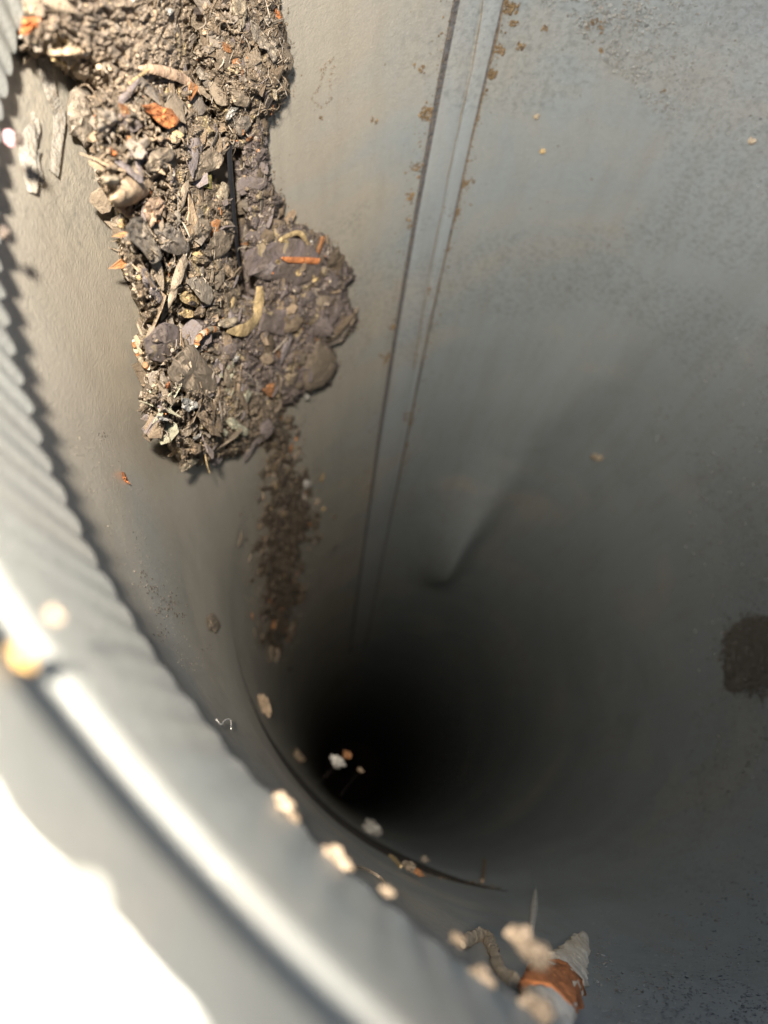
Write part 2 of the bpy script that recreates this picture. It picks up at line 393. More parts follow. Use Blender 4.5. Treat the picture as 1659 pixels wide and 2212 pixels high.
def normal(px, py, e=5):
    a = surf(px + e, py) - surf(px - e, py); b = surf(px, py + e) - surf(px, py - e)
    n = a.cross(b)
    c = surf(px, py); view = Vector((CAM[0], CAM[1], 0)) - c
    if n.dot(view) < 0: n = -n
    rad = Vector((-c.x, -c.y, 0)).normalized()
    return (n.normalized() * .55 + rad * .6).normalized()
def build_field(key, parent, m, name):
    f = FLD[key]; P = np.stack([hit(f.gx[j], f.gy[j], 1.0 - f.h[j]) for j in range(f.ny)])
    keep = f.D > -14; idx = -np.ones(f.h.shape, int); V = []
    for j, i in zip(*np.where(keep)): idx[j, i] = len(V); V.append(P[j, i])
    Fc = []
    for j in range(f.ny - 1):
        for i in range(f.nx - 1):
            q = (idx[j, i], idx[j, i + 1], idx[j + 1, i + 1], idx[j + 1, i])
            if min(q) >= 0: Fc.append(tuple(int(a) for a in q))
    return mesh(name, V, Fc, m, parent, smooth=False)

CL = {}
def clump(key, label, cat, m):
    P = np.array(POLY[key]).mean(0); e = tag(empty('debris_clump', W(P[0], P[1])), label, cat, 'clumps of debris stuck to the wall'); CL[key] = e
    build_field(key, e, m, 'soil_mass')
clump('U', 'large pale dusty debris clump at the top left by the collar, out of focus', 'debris clump', 'soil_near')
clump('T', 'dark hairy debris clump at the top, between the dusty one and the seam', 'debris clump', 'soil')
clump('M', 'long sharp debris clump of flakes and seeds on the left of the black blade', 'debris clump', 'soil')
clump('R', 'purplish rounded debris clump bulging right of the black blade under the orange stick', 'debris clump', 'soil_purple')
clump('L', 'lowest crumbly debris clump with pale chips and ragged underside', 'debris clump', 'soil')

# ------------------------------------------------------------------ flakes: parts of the clumps
def flake_mesh(seed, m, elong=1.0):
    r = random.Random(seed); n = r.randint(6, 10); ang = sorted(r.random() * .7 / n * 6.28 + i / n * 6.28 for i in range(n))
    V = []; top = []; rad = [r.uniform(.6, 1.0) for _ in ang]
    cup = r.uniform(-.25, .35); th = r.uniform(.03, .08); tw = r.uniform(-.3, .3)
    for s, zz_ in ((1, 0), (.97, th), (.55, th * 1.2 + cup * .5)):
        for a, q in zip(ang, rad):
            x, y = math.cos(a) * q * s * elong, math.sin(a) * q * s / elong ** .5
            V.append((x, y, zz_ + tw * x * y + r.uniform(-.04, .04) - (cup * .0)))
    V.append((0, 0, th * 1.2 + cup * .7)); V.append((0, 0, -.05))
    Fc = []
    for k in (0, 1):
        for i in range(n): j = (i + 1) % n; Fc.append((k * n + i, k * n + j, k * n + n + j, k * n + n + i))
    for i in range(n): j = (i + 1) % n; Fc.append((2 * n + i, 2 * n + j, 3 * n)); Fc.append((j, i, 3 * n + 1))
    me = bpy.data.meshes.new('flake'); me.from_pydata(V, [], Fc); me.materials.append(M[m]); me.update()
    return me
FK = {}
for i, m in enumerate(['tan', 'grey', 'brown', 'taupe', 'purple', 'ash', 'pale', 'rust', 'straw', 'lavender', 'orange', 'white', 'lichen', 'olive', 'dark']):
    FK[m] = [flake_mesh(100 + i * 10 + j, m, 1 + .35 * (j % 4)) for j in range(4)]
MIX = {'U': 'tan taupe taupe brown taupe brown taupe grey'.split(),
       'T': 'grey brown taupe brown grey purple ash tan rust dark'.split(),
       'M': 'grey taupe brown taupe brown tan grey lavender ash straw tan purple rust'.split(),
       'R': 'purple purple brown grey lavender brown purple taupe purple rust tan brown'.split(),
       'L': 'taupe brown grey brown purple ash taupe lichen pale lavender brown tan'.split()}
def orient(n, spin, tilt):
    q = n.to_track_quat('Z', 'Y').to_matrix()
    return q @ Matrix.Rotation(spin, 3, 'Z') @ Matrix.Rotation(tilt, 3, 'X')
def rnd_in(key, margin=3):
    f = FLD[key]
    while True:
        j = random.randrange(f.ny); i = random.randrange(f.nx)
        if f.D[j, i] > margin and f.gy[j, i] > -40 and f.at(f.gx[j, i], f.gy[j, i]) >= H(f.gx[j, i], f.gy[j, i]) - .004: return float(f.gx[j, i]), float(f.gy[j, i])
COUNT = {'U': 40, 'T': 150, 'M': 240, 'R': 200, 'L': 180}
for key, cnt in COUNT.items():
    for k in range(cnt):
        px, py = rnd_in(key, 2); s = random.choice((10, 12, 14, 17, 20, 24, 28, 34) if key != 'T' else (9, 11, 13, 16, 20, 24)) * (1.0 if key != 'U' else 1.0)
        p = surf(px, py, -.001); n = normal(px, py); m = random.choice(MIX[key])
        if m in ('orange', 'straw', 'white', 'rust', 'pale', 'ash'): s *= .6
        if key == 'U': s *= .7
        r = s * (p - Vector((CAM[0], CAM[1], 0))).length / F * S
        o = bpy.data.objects.new('flake', random.choice(FK[m])); link(o, CL[key])
        o.matrix_parent_inverse = Matrix.Translation(-CL[key].location)
        R3 = orient(n, random.random() * 6.28, random.gauss(0, .27))
        o.matrix_basis = Matrix.Translation(p * S) @ R3.to_4x4() @ Matrix.Diagonal((r, r, r, 1))

# crumbs and fibres: nobody could count them
class Soup:
    def __init__(s): s.V = []; s.F = []
    def chip(s, p, R3, r, flat=.35, k=5):
        b = len(s.V); a0 = random.random() * 6
        for i in range(k):
            a = a0 + i / k * 6.28; q = random.uniform(.6, 1.1)
            s.V.append(tuple(p + R3 @ Vector((math.cos(a) * q, math.sin(a) * q, random.uniform(-.2, .2))) * r))
        s.V.append(tuple(p + R3 @ Vector((0, 0, flat)) * r)); s.V.append(tuple(p + R3 @ Vector((0, 0, -flat)) * r))
        for i in range(k): j = (i + 1) % k; s.F.append((b + i, b + j, b + k)); s.F.append((b + j, b + i, b + k + 1))
    def hair(s, P, r):
        b = len(s.V); n = len(P)
        for i, p in enumerate(P):
            t = (P[min(i + 1, n - 1)] - P[max(i - 1, 0)]).normalized(); u = t.orthogonal().normalized(); v = t.cross(u)
            rr = r * (1 - .6 * abs(2 * i / (n - 1) - 1))
            for a in (0, 2.09, 4.19): s.V.append(tuple(p + (u * math.cos(a) + v * math.sin(a)) * rr))
        for i in range(n - 1):
            for j in range(3): k = (j + 1) % 3; s.F.append((b + i * 3 + j, b + i * 3 + k, b + i * 3 + 3 + k, b + i * 3 + 3 + j))
    def build(s, name, m, parent=None):
        o = mesh(name, s.V, s.F, m, parent, smooth=False); o['kind'] = 'stuff'; return o
CR = {'U': 600, 'T': 1500, 'M': 2600, 'R': 2600, 'L': 2200}
for key, cnt in CR.items():
    sets = {}
    for k in range(cnt):
        px, py = rnd_in(key, -5); m = random.choice(('soil', 'taupe', 'brown', 'brown', 'tan', 'grey', 'soil', 'soil') if key != 'R' else ('soil_purple', 'brown', 'purple', 'soil_purple', 'taupe', 'soil_purple', 'grey'))
        if random.random() < .035: m = random.choice(('straw', 'white', 'orange', 'pale'))
        sp = sets.setdefault(m, Soup()); p = surf(px, py, .001)
        r = random.choice((1.6, 2, 2.5, 3, 4, 5.5)) * (p - Vector((CAM[0], CAM[1], 0))).length / F
        if m in ('white', 'orange', 'straw', 'pale'): r *= .75
        sp.chip(p, orient(normal(px, py), random.random() * 6.28, random.gauss(0, .45)), r, random.uniform(.12, .4))
    for m, sp in sets.items(): sp.build('crumbs', m, CL[key])
    hs = Soup(); hp = Soup()
    for k in range({'U': 40, 'T': 330, 'M': 260, 'R': 130, 'L': 160}[key]):
        px, py = rnd_in(key, 0); p = surf(px, py, .003); n = normal(px, py); L = random.uniform(8, 30) * (p - Vector((CAM[0], CAM[1], 0))).length / F
        dr = orient(n, random.random() * 6.28, 0) @ Vector((1, 0, random.uniform(0, .5))); cv = orient(n, random.random() * 6.28, 0) @ Vector((1, 0, 0))
        (hs if random.random() < .6 else hp).hair([p + dr * L * t + cv * L * .4 * math.sin(t * 3) + n * L * .12 * math.sin(t * 3.1) for t in np.linspace(0, 1, 6)], .0007 if random.random() < .8 else .0014)
    hs.build('fibres', 'brown', CL[key]); hp.build('fibres', 'ash', CL[key])

# ------------------------------------------------------------------ single pieces one can point to
def sh(P, f=.25, ox=0, oy=0): return [(x * f + ox, y * f + oy) for x, y in P]
A = lambda *P: sh(P)                                # crops of the photograph these were measured in
B = lambda *P: sh(P, .25, 345.6, 0)
Cc = lambda *P: sh(P, .25, 138.2, 293.8)
Dd = lambda *P: sh(P, .2292, 449.3, 397.5)
Ee = lambda *P: sh(P, .25, 259.2, 553)
Ff = lambda *P: sh(P, .3021, 276.5, 743)
G1 = lambda *P: sh(P, .5); G3 = lambda *P: sh(P, .5, 0, 484)
def smooth_poly(P, n=1):
    for _ in range(n):
        Q = []
        for i in range(len(P)):
            a, b = P[i], P[(i + 1) % len(P)]
            Q += [(a[0] * .78 + b[0] * .22, a[1] * .78 + b[1] * .22), (a[0] * .22 + b[0] * .78, a[1] * .22 + b[1] * .78)]
        P = Q
    return P
seedn = [0]
def chip(name, label, cat, P, m, lift=.006, th=.006, dome=.006, base=None, on=None, rough=.0024, sm=1, group=None, cup=0.0):
    """a flake with its own outline, thickness and relief; on = height function"""
    seedn[0] += 1; sd = seedn[0] * 11.0
    rough = min(rough, .0026); dome *= .38; lift *= (.55 if base is None else 1); th *= .75; P0 = P; c = np.mean(P, 0); sz = float(np.mean([math.hypot(x - c[0], y - c[1]) for x, y in P])); P = []
    for i in range(len(P0)):
        a, b = P0[i], P0[(i + 1) % len(P0)]; L = math.hypot(a[0] - b[0], a[1] - b[1]); k = max(1, int(L / max(3.0, sz * .22)))
        for t in range(k): P.append((a[0] + (b[0] - a[0]) * t / k, a[1] + (b[1] - a[1]) * t / k))
    if sm: P = smooth_poly(P, 1)[::2]
    jt = .35 + sz * .045
    P = [(x + jt * noise.fractal(Vector((x * .16, y * .16, sd)), .5, 2, 3) * 1.6, y + jt * noise.fractal(Vector((x * .16, y * .16, sd + 5)), .5, 2, 3) * 1.6) for x, y in P]; n = len(P)
    hf = on or H
    hc = np.median([hf(*c)] + [hf(c[0] + (x - c[0]) * .6, c[1] + (y - c[1]) * .6) for x, y in P]) if base is None else base
    V = []; rings = (1.0, .94, .8, .62, .42, .2)
    def pt(x, y, h):
        return W(x, y, hc + h)
    for s in rings:
        for x, y in P:
            X, Y = c[0] + (x - c[0]) * s, c[1] + (y - c[1]) * s
            nz = noise.fractal(Vector((X * .06, Y * .06, sd)), .8, 2.0, 3)
            h = lift + (th if s < .99 else th * .6) + dome * (1 - s * s) + cup * s * s + nz * rough * 2.6 + rough * 1.2 * noise.noise(Vector((X * .2, Y * .2, sd)))
            V.append(pt(X, Y, h))
    V.append(pt(c[0], c[1], lift + th + dome)); tc = len(V) - 1
    b0 = len(V)
    for x, y in P: V.append(pt(x, y, lift - .001 + cup))
    V.append(pt(c[0], c[1], lift - .004)); bc = len(V) - 1
    Fc = []
    for k in range(len(rings) - 1):
        for i in range(n): j = (i + 1) % n; Fc.append((k * n + i, k * n + j, (k + 1) * n + j, (k + 1) * n + i))
    k = (len(rings) - 1) * n
    for i in range(n):
        j = (i + 1) % n; Fc.append((k + i, k + j, tc)); Fc.append((b0 + j, b0 + i, bc)); Fc.append((b0 + i, b0 + j, j, i))
    o = mesh(name, V, Fc, m, smooth=True)
    return tag(o, label, cat, group)
def blob(x, y, r, el=1.0, a=0.0, k=9):
    return [(x + r * (math.cos(t) * el * math.cos(a) - math.sin(t) * math.sin(a)) * q, y + r * (math.cos(t) * el * math.sin(a) + math.sin(t) * math.cos(a)) * q)
            for t, q in ((i / k * 6.28, random.uniform(.85, 1.1)) for i in range(k))]
def sweep(name, label, cat, P, Wd, m, lift=.004, th=.5, base=None, on=None, parent=None, hs=None, seg=8, sub=5, group=None, R=None, jag=.08):
    """rod or ribbon along a pixel line P, widths Wd in pixels; th = thickness / width"""
    P = [Vector((x, y)) for x, y in P]; n = (len(P) - 1) * sub + 1; V = []; Fc = []; hf = on or H; C3 = []
    for i in range(n):
        u = i / sub; k = min(int(u), len(P) - 2); t = u - k
        p0, p1, p2, p3 = P[max(k - 1, 0)], P[k], P[k + 1], P[min(k + 2, len(P) - 1)]
        q = .5 * ((2 * p1) + (p2 - p0) * t + (2 * p0 - 5 * p1 + 4 * p2 - p3) * t * t + (3 * p1 - p0 - 3 * p2 + p3) * t ** 3)
        wv = Wd[k] * (1 - t) + Wd[k + 1] * t
        b = (np.interp(u, range(len(P)), base) if isinstance(base, (list, tuple)) else base) if base is not None else hf(q.x, q.y)
        C3.append([W(q.x, q.y, b + lift) if R is None else (atz(q.x, q.y, -R) if R < 0 else Vector(hit(q.x, q.y, R))), wv, b])
    if base is None:
        bs = [c[2] for c in C3]
        for i in range(n):
            lo = max(0, i - 4); c = C3[i]; u = i / sub
            bb = float(np.mean(bs[lo:i + 5])); k = min(int(u), len(P) - 2); t = u - k
            p0, p1, p2, p3 = P[max(k - 1, 0)], P[k], P[k + 1], P[min(k + 2, len(P) - 1)]
            q = .5 * ((2 * p1) + (p2 - p0) * t + (2 * p0 - 5 * p1 + 4 * p2 - p3) * t * t + (3 * p1 - p0 - 3 * p2 + p3) * t ** 3)
            c[0] = W(q.x, q.y, bb + lift)
    for i, (p, wv, _) in enumerate(C3):
        t = (C3[min(i + 1, n - 1)][0] - C3[max(i - 1, 0)][0]).normalized()
        nr = Vector((CAM[0], CAM[1], 0)) - p if R is not None else Vector((-p.x, -p.y, 0)).normalized() + (Vector((CAM[0], CAM[1], 0)) - p).normalized() * .6
        nr = (nr - nr.dot(t) * t).normalized(); sd = t.cross(nr)
        r = .5 * wv * (p - Vector((CAM[0], CAM[1], 0))).length / F
        for a in range(seg):
            an = a / seg * 6.2832; j = 1 + jag * noise.noise(p * (90 if jag < .1 else 38) + Vector((math.cos(an) * 1.3, math.sin(an) * 1.3, 0))) * (1 if jag < .1 else 1.6)
            V.append(p + sd * math.cos(an) * r * j + nr * math.sin(an) * r * th * j)
    for i in range(n - 1):
        for a in range(seg): b = (a + 1) % seg; Fc.append((i * seg + a, i * seg + b, i * seg + seg + b, i * seg + seg + a))
    Fc += [tuple(range(seg)), tuple(len(V) - 1 - a for a in range(seg))]
    o = mesh(name, V, Fc, m, parent); 
    return tag(o, label, cat, group) if parent is None else o

# top left, near the collar
chip('bark_chip', 'bright orange bark chip with a notched edge, below the long tan splinter', 'bark chip', A((1220, 910), (1340, 880), (1400, 930), (1470, 930), (1560, 1030), (1540, 1070), (1470, 1125), (1380, 1080), (1290, 990)), 'orange', .022, .008, .004)
sweep('wood_splinter', 'long pinkish tan splinter pointing right over the orange chip', 'splinter', [(300, 146), (322, 148), (352, 154), (392, 168), (415, 184), (434, 205)], [4, 14, 18, 18, 12, 2], 'wood', .016, .35)
sweep('straw', 'short yellow straw lying across the left end of the long splinter', 'straw', [(321, 150), (301, 164), (280, 179)], [5, 5, 4], 'straw', .030, .8)
chip('bark_chip', 'glossy dark orange chip at the upper left corner beside the collar', 'bark chip', A((190, 145), (380, 155), (400, 210), (300, 250), (215, 310), (170, 300)), 'orange', .012, .006, .004)
chip('pebble', 'tiny white pebble under the dark orange chip at the upper left', 'pebble', blob(45, 78, 8), 'white', .016, .006, .012, sm=1)
chip('pebble', 'cream rounded pebble at the top left above the dark orange chip', 'pebble', blob(67, 17, 17, 1.2, .3), 'pale', .010, .006, .016, sm=1)
chip('husk_chip', 'small pale yellow pointed husk hanging left below the dusty clump', 'husk', A((200, 565), (205, 480), (240, 405), (300, 415), (275, 490), (235, 550)), 'pale', .006, .005, .006)
sweep('stick', 'stubby light stick with a dark cut end in the dusty clump', 'stick', [(108, 113), (140, 111), (178, 108)], [10, 13, 12], 'tan', .012, .9)
chip('knot', 'black cut end hole of the stubby light stick', 'hole', blob(184, 117, 6, 1, 0), 'dark', .014, .003, .001)
sweep('straw', 'yellow straw piece just under the stubby stick', 'straw', [(110, 126), (132, 134), (155, 146)], [7, 10, 5], 'straw', .014, .6)
# grey peelings on the left wall
PG = 'grey peelings on the left wall'
sweep('peeling', 'right hand grey peeling strip, long and narrow, on the left wall', 'peeling', [(94, 122), (103, 170), (114, 212), (128, 250), (124, 310), (116, 374)], [26, 30, 24, 28, 24, 24], 'peel', .006, .07, base=.001, seg=10, jag=.06)
pl = sweep('peeling', 'left hand grey peeling with a hooked lower end, on the left wall', 'peeling', [(70, 240), (76, 272), (64, 305), (60, 345), (66, 380), (70, 416)], [5, 24, 38, 38, 38, 20], 'peel', .006, .06, base=.001, seg=10, jag=.06)
hk = sweep('hook', None, None, [(87, 324), (80, 342), (82, 366), (94, 398)], [5, 9, 16, 13], 'peel', .007, .12, base=.001)
hk.parent = pl; hk.matrix_parent_inverse = Matrix.Translation(-pl.location)
chip('husk', 'pale curled husk with a ridge down its middle, left of the clump', 'husk', G1((330, 358), (382, 362), (402, 420), (428, 440), (420, 560), (400, 620), (372, 645), (345, 600), (298, 590), (284, 500), (300, 400)), 'ash', .004, .006, .05, base=.012)
chip('flake_leaf', 'rounded grey flake at the right of the pale curled husk', 'flake', G1((425, 468), (490, 478), (512, 520), (470, 568), (420, 582)), 'ash', .012, .005, .010)
# main column
chip('seed', 'large smooth oval seed lying slantwise, biggest of the seeds', 'seed', Cc((395, 530), (440, 450), (520, 340), (620, 300), (700, 330), (800, 400), (790, 450), (680, 540), (560, 610), (460, 610), (410, 570)), 'tan', .014, .006, .034, rough=.0006)
chip('seed', 'brown seed shell above and right of the large oval seed', 'seed', Cc((700, 240), (750, 150), (850, 90), (940, 110), (960, 170), (870, 270), (800, 330), (720, 330)), 'taupe', .012, .006, .020)
chip('wood_block', 'blunt tan wood block below the large oval seed', 'wood chip', Cc((680, 640), (730, 550), (820, 520), (880, 580), (860, 640), (760, 800), (710, 720)), 'wood', .014, .014, .008)
chip('flake_leaf', 'thin tan flake tucked under the lower end of the oval seed', 'flake', Cc((440, 625), (560, 600), (620, 640), (610, 700), (550, 705)), 'tan', .010, .005, .006)
chip('bark_sliver', 'long grey bark sliver with a pale right edge, below the wood block', 'bark sliver', Cc((530, 800), (600, 700), (690, 700), (760, 850), (860, 1060), (770, 1110), (640, 960), (560, 880)), 'ash', .014, .006, .008, cup=.006)
chip('folded_leaf', 'folded grey brown leaf with rounded tip, right of the bark sliver', 'leaf', Cc((760, 810), (900, 745), (1000, 790), (1100, 960), (1090, 1010), (960, 1040), (840, 980), (830, 900)), 'grey', .016, .005, .020)
chip('leaf_scrap', 'yellow green leaf scrap beside the black gap', 'leaf', Cc((1165, 390), (1280, 310), (1278, 460), (1220, 450)), 'olive', .018, .004, .003)
chip('papery_flake', 'papery pale brown flake with a torn edge overhanging the black gap', 'flake', Cc((880, 330), (1000, 250), (1150, 150), (1300, 100), (1380, 190), (1360, 280), (1300, 300), (1230, 330), (1130, 390), (1000, 380)), 'taupe', .020, .005, .006, sm=0, rough=.003)
chip('bark_chip', 'small deep orange sliver near the left edge above the oval seed', 'bark chip', Cc((395, 90), (460, 150), (465, 185), (430, 180), (405, 150)), 'orange', .012, .004, .004)
chip('lump', 'pale yellowish lump at the left edge beside the oval seed', 'lump', Cc((330, 350), (450, 340), (490, 390), (440, 430), (340, 400)), 'pale', .012, .006, .016)
chip('lump', 'cluster of tiny white grains at the left edge below the oval seed', 'lump', Cc((400, 710), (470, 700), (530, 760), (500, 810), (430, 790)), 'white', .010, .004, .012, rough=.005)
chip('bark_chip', 'orange fleck between the wood block and the folded leaf', 'bark chip', Cc((800, 740), (850, 700), (870, 740), (800, 780)), 'orange', .012, .004, .004)
chip('flake_leaf', 'pale brown flake against the blade, level with the wood block', 'flake', Cc((1310, 500), (1370, 390), (1420, 430), (1420, 570), (1340, 560)), 'pale', .012, .004, .005)
chip('flake_leaf', 'tan flake with a scalloped end beside the blade, below the pale one', 'flake', Cc((1230, 980), (1310, 800), (1380, 810), (1450, 920), (1440, 990), (1330, 1060), (1270, 1050)), 'taupe', .014, .006, .010)
chip('flake_leaf', 'grey brown flake left of the scalloped tan flake', 'flake', Cc((1110, 800), (1160, 710), (1250, 730), (1290, 800), (1230, 900), (1130, 900)), 'taupe', .014, .006, .010)
chip('bark_chip', 'orange brown chip near the foot of the blade on its left', 'bark chip', Cc((1380, 1090), (1430, 1120), (1490, 1200), (1460, 1230), (1390, 1170)), 'tan', .014, .005, .005)
# the black blade
sweep('black_blade', 'thin wet black blade running down between the two clumps', 'blade', [(495, 316), (498, 380), (503, 430), (508, 490), (514, 550), (522, 604)], [13, 13, 12, 11, 9, 4], 'wet', .0, .55, base=[.088, .088, .086, .084, .080, .076])
# right lobe
sweep('wood_stick', 'bright orange flat stick lying level on the purplish clump', 'stick', [(609, 557), (625, 561), (650, 562), (688, 564)], [4, 12, 13, 13], 'orange', .018, .4)
chip('seed', 'yellow seed at the left end of the orange stick', 'seed', Dd((630, 740), (655, 705), (690, 720), (722, 770), (680, 812), (645, 800)), 'straw', .012, .005, .012)
sweep('curled_husk', 'pale curled husk like a question mark above the orange stick', 'husk', Dd((770, 590), (735, 540), (680, 530), (760, 485), (850, 460), (905, 500), (940, 580)), [7, 9, 9, 11, 11, 11, 6], 'straw', .014, .7)
sweep('bark_strip', 'bent orange tan bark strip shaped like a boot below the black gap', 'bark chip', Ee((1205, 262), (1200, 400), (1170, 540), (1100, 625), (1020, 645), (925, 652)), [16, 29, 28, 30, 24, 5], 'straw', .020, .22)
chip('slab', 'large purple grey slab under the orange stick', 'slab', G3((1050, 130), (1150, 70), (1300, 60), (1380, 130), (1400, 230), (1300, 270), (1180, 240), (1060, 230)), 'soil_purple', .002, .006, .022)
chip('slab', 'violet grey slab right of the boot shaped bark', 'slab', G3((1120, 390), (1250, 360), (1325, 372), (1262, 455), (1230, 482), (1120, 460)), 'soil_purple', .008, .006, .010)
chip('slab', 'violet grey slab at the left edge of the lowest clump, ringed by the banded husk', 'slab', G3((620, 500), (700, 420), (770, 440), (790, 500), (750, 560), (720, 600), (640, 590)), 'soil_purple', .012, .006, .014)
chip('stone', 'rounded grey brown stone at the lower right of the purplish clump', 'stone', G3((1375, 500), (1440, 555), (1450, 640), (1400, 700), (1320, 722), (1308, 640), (1335, 560)), 'taupe', .004, .008, .030, rough=.001)
sweep('needle', 'pale needle lying slantwise left of the rounded stone', 'needle', G3((1180, 555), (1210, 525), (1242, 490)), [3, 4, 3], 'ash', .018, .8)
sweep('needle', 'dark thin needle continuing from the pale needle towards the upper right', 'needle', G3((1244, 486), (1290, 432), (1332, 375)), [3, 3, 2], 'dark', .018, .8)
chip('grain', 'tan grain under the middle of the orange stick', 'grain', Dd((815, 830), (850, 800), (885, 830), (870, 870), (830, 870)), 'straw', .014, .003, .004)
chip('grain', 'yellow double grain right of the tan grain, under the stick end', 'grain', Dd((990, 850), (1040, 850), (1050, 880), (1010, 930), (985, 935)), 'straw', .014, .003, .004)
chip('leaf_scrap', 'long pale green brown flake beside the black gap on its right', 'leaf', Dd((345, 360), (380, 330), (425, 380), (425, 520), (370, 590), (330, 640), (325, 500)), 'ash', .004, .004, .004)
# middle
chip('shell', 'cream shell piece with a black hole through it', 'shell', Ee((505, 350), (560, 300), (640, 320), (690, 390), (665, 450), (600, 430), (530, 395)), 'straw', .022, .005, .008)
chip('seed', 'dark disc painted in as the hole of the cream shell piece', 'seed', Ee((590, 400), (625, 385), (665, 400), (650, 430), (610, 430)), 'dark', .036, .003, .004)  # dark disc added for the shade inside the shell's hole
chip('flake_leaf', 'orange cream flake directly under the shell with the hole', 'flake', Ee((498, 500), (560, 455), (640, 475), (632, 530), (560, 538)), 'straw', .022, .004, .005)
chip('flake_leaf', 'smooth grey round flake right above the shell with the hole', 'flake', Ee((560, 215), (640, 178), (720, 205), (790, 270), (815, 350), (790, 430), (700, 400), (640, 310)), 'ash', .016, .006, .010, rough=.0006)
sweep('bark_strip', 'wide flat brown bark strip left of the smooth grey flake', 'bark sliver', Ee((570, 20), (520, 130), (470, 280), (435, 425)), [22, 28, 26, 20], 'taupe', .018, .2)
chip('slab', 'slender lilac grey chip at the left edge below the folded leaf', 'slab', Ee((180, 90), (240, 110), (290, 230), (380, 350), (350, 420), (250, 320), (190, 220)), 'lavender', .012, .006, .010)
chip('lump', 'rough yellow brown lump at the left edge below the lilac chip', 'lump', Ee((150, 240), (210, 240), (230, 330), (190, 385), (150, 320)), 'tan', .010, .006, .012, rough=.004)
def banded(label, P, wd):
    o = sweep('banded_husk', label, 'husk', P, [wd * .6] + [wd] * (len(P) - 2) + [wd * .7], 'pale', .018, .8, sub=6)
    # each brown band is a part
    ps = [Vector(p) for p in P]
    for k in range(len(ps) - 1):
        a, b = ps[k], ps[k + 1]; m1 = a.lerp(b, .30); m2 = a.lerp(b, .62)
        s2 = sweep('brown_band', None, None, [tuple(m1), tuple(m2)], [wd * 1.02, wd * 1.02], 'rust', .0195, .8, sub=2)
        s2.parent = o; s2.matrix_parent_inverse = Matrix.Translation(-o.location)
        for kk in ('label', 'category'):
            if kk in s2: del s2[kk]
banded('curled husk banded cream and brown in the middle, under the boot shaped bark', Ee((660, 775), (670, 720), (715, 670), (775, 635), (845, 630)), 13)
banded('straighter husk banded cream and brown on the left edge of the lowest clump', Ee((118, 735), (135, 800), (165, 870), (205, 930), (245, 965)), 13)
chip('wood_chip', 'cream wood chip wedged under the middle clump, touching the boot shaped bark', 'wood chip', Ee((835, 575), (930, 535), (1015, 525), (1020, 575), (940, 625), (850, 610)), 'pale', .016, .008, .006)
chip('clod', 'pointed grey brown clod in the middle of the lowest clump', 'clod', G3((720, 640), (765, 560), (830, 515), (880, 580), (935, 650), (945, 740), (830, 750), (760, 700)), 'taupe', .012, .008, .022, rough=.004)
# lowest clump
chip('paint_chip', 'angular white chip in the middle of the lowest clump', 'chip', Ff((385, 390), (420, 385), (500, 420), (515, 450), (430, 487), (385, 455)), 'white', .018, .004, .003, sm=0)
chip('bark_chip', 'long triangular tan bark chip right of the white chip', 'bark chip', Ff((485, 492), (550, 472), (600, 560), (680, 672), (600, 655), (520, 570)), 'tan', .020, .006, .008)
chip('bark_chip', 'rust brown wedge at the right of the lowest clump', 'bark chip', Ff((955, 325), (1050, 255), (1066, 300), (1032, 390), (985, 360)), 'rust', .014, .006, .006)
chip('lichen_lump', 'upper pale green oblong lichen lump at the right of the lowest clump', 'lichen', Ff((820, 370), (860, 320), (888, 350), (870, 400), (840, 440), (815, 410)), 'lichen', .014, .006, .014)
chip('lichen_lump', 'largest pale lichen lump, below and left of the upper one', 'lichen', Ff((695, 540), (740, 520), (800, 570), (870, 620), (850, 660), (790, 640), (720, 590)), 'lichen', .014, .006, .016)
chip('lichen_lump', 'small pale lichen lump left of the largest one', 'lichen', Ff((660, 630), (690, 600), (720, 630), (700, 670)), 'lichen', .012, .006, .010)
chip('paint_chip', 'tiny white hooked chip near the centre below the boot shaped bark', 'chip', Ff((745, 110), (775, 82), (805, 88), (785, 120), (755, 140)), 'white', .014, .004, .004)
chip('grain', 'white rice shaped grain at the left of the lowest clump', 'grain', Ff((195, 515), (230, 512), (290, 535), (290, 555), (240, 548)), 'white', .018, .004, .006)
chip('wood_chip', 'tan blunt chip at the underside of the lowest clump', 'wood chip', Ff((445, 760), (470, 702), (525, 715), (530, 770), (480, 800)), 'tan', .018, .007, .010)
chip('flake_leaf', 'pale oblong flake sticking out at the very bottom of the lowest clump', 'flake', Ff((362, 895), (440, 822), (515, 818), (500, 845), (430, 900), (385, 918)), 'pale', .030, .006, .006, base=.03)
sweep('straw', 'single thin straw pointing down from the bottom of the lowest clump', 'straw', Ff((552, 790), (562, 850), (585, 925)), [3, 4, 2], 'straw', .06, .8, base=.03)
chip('pebble', 'bright white pebble at the right under the rounded stone', 'pebble', blob(663, 857, 7), 'white', .02, .004, .008, base=.03)
chip('paint_chip', 'bluish white glinting chip low in the lowest clump', 'chip', Ff((455, 680), (490, 650), (530, 625), (525, 655), (485, 692)), 'white', .020, .003, .004)
chip('bark_chip', 'orange grain above the rice shaped grain', 'grain', Ff((265, 295), (300, 262), (312, 300), (275, 325)), 'orange', .018, .004, .004)
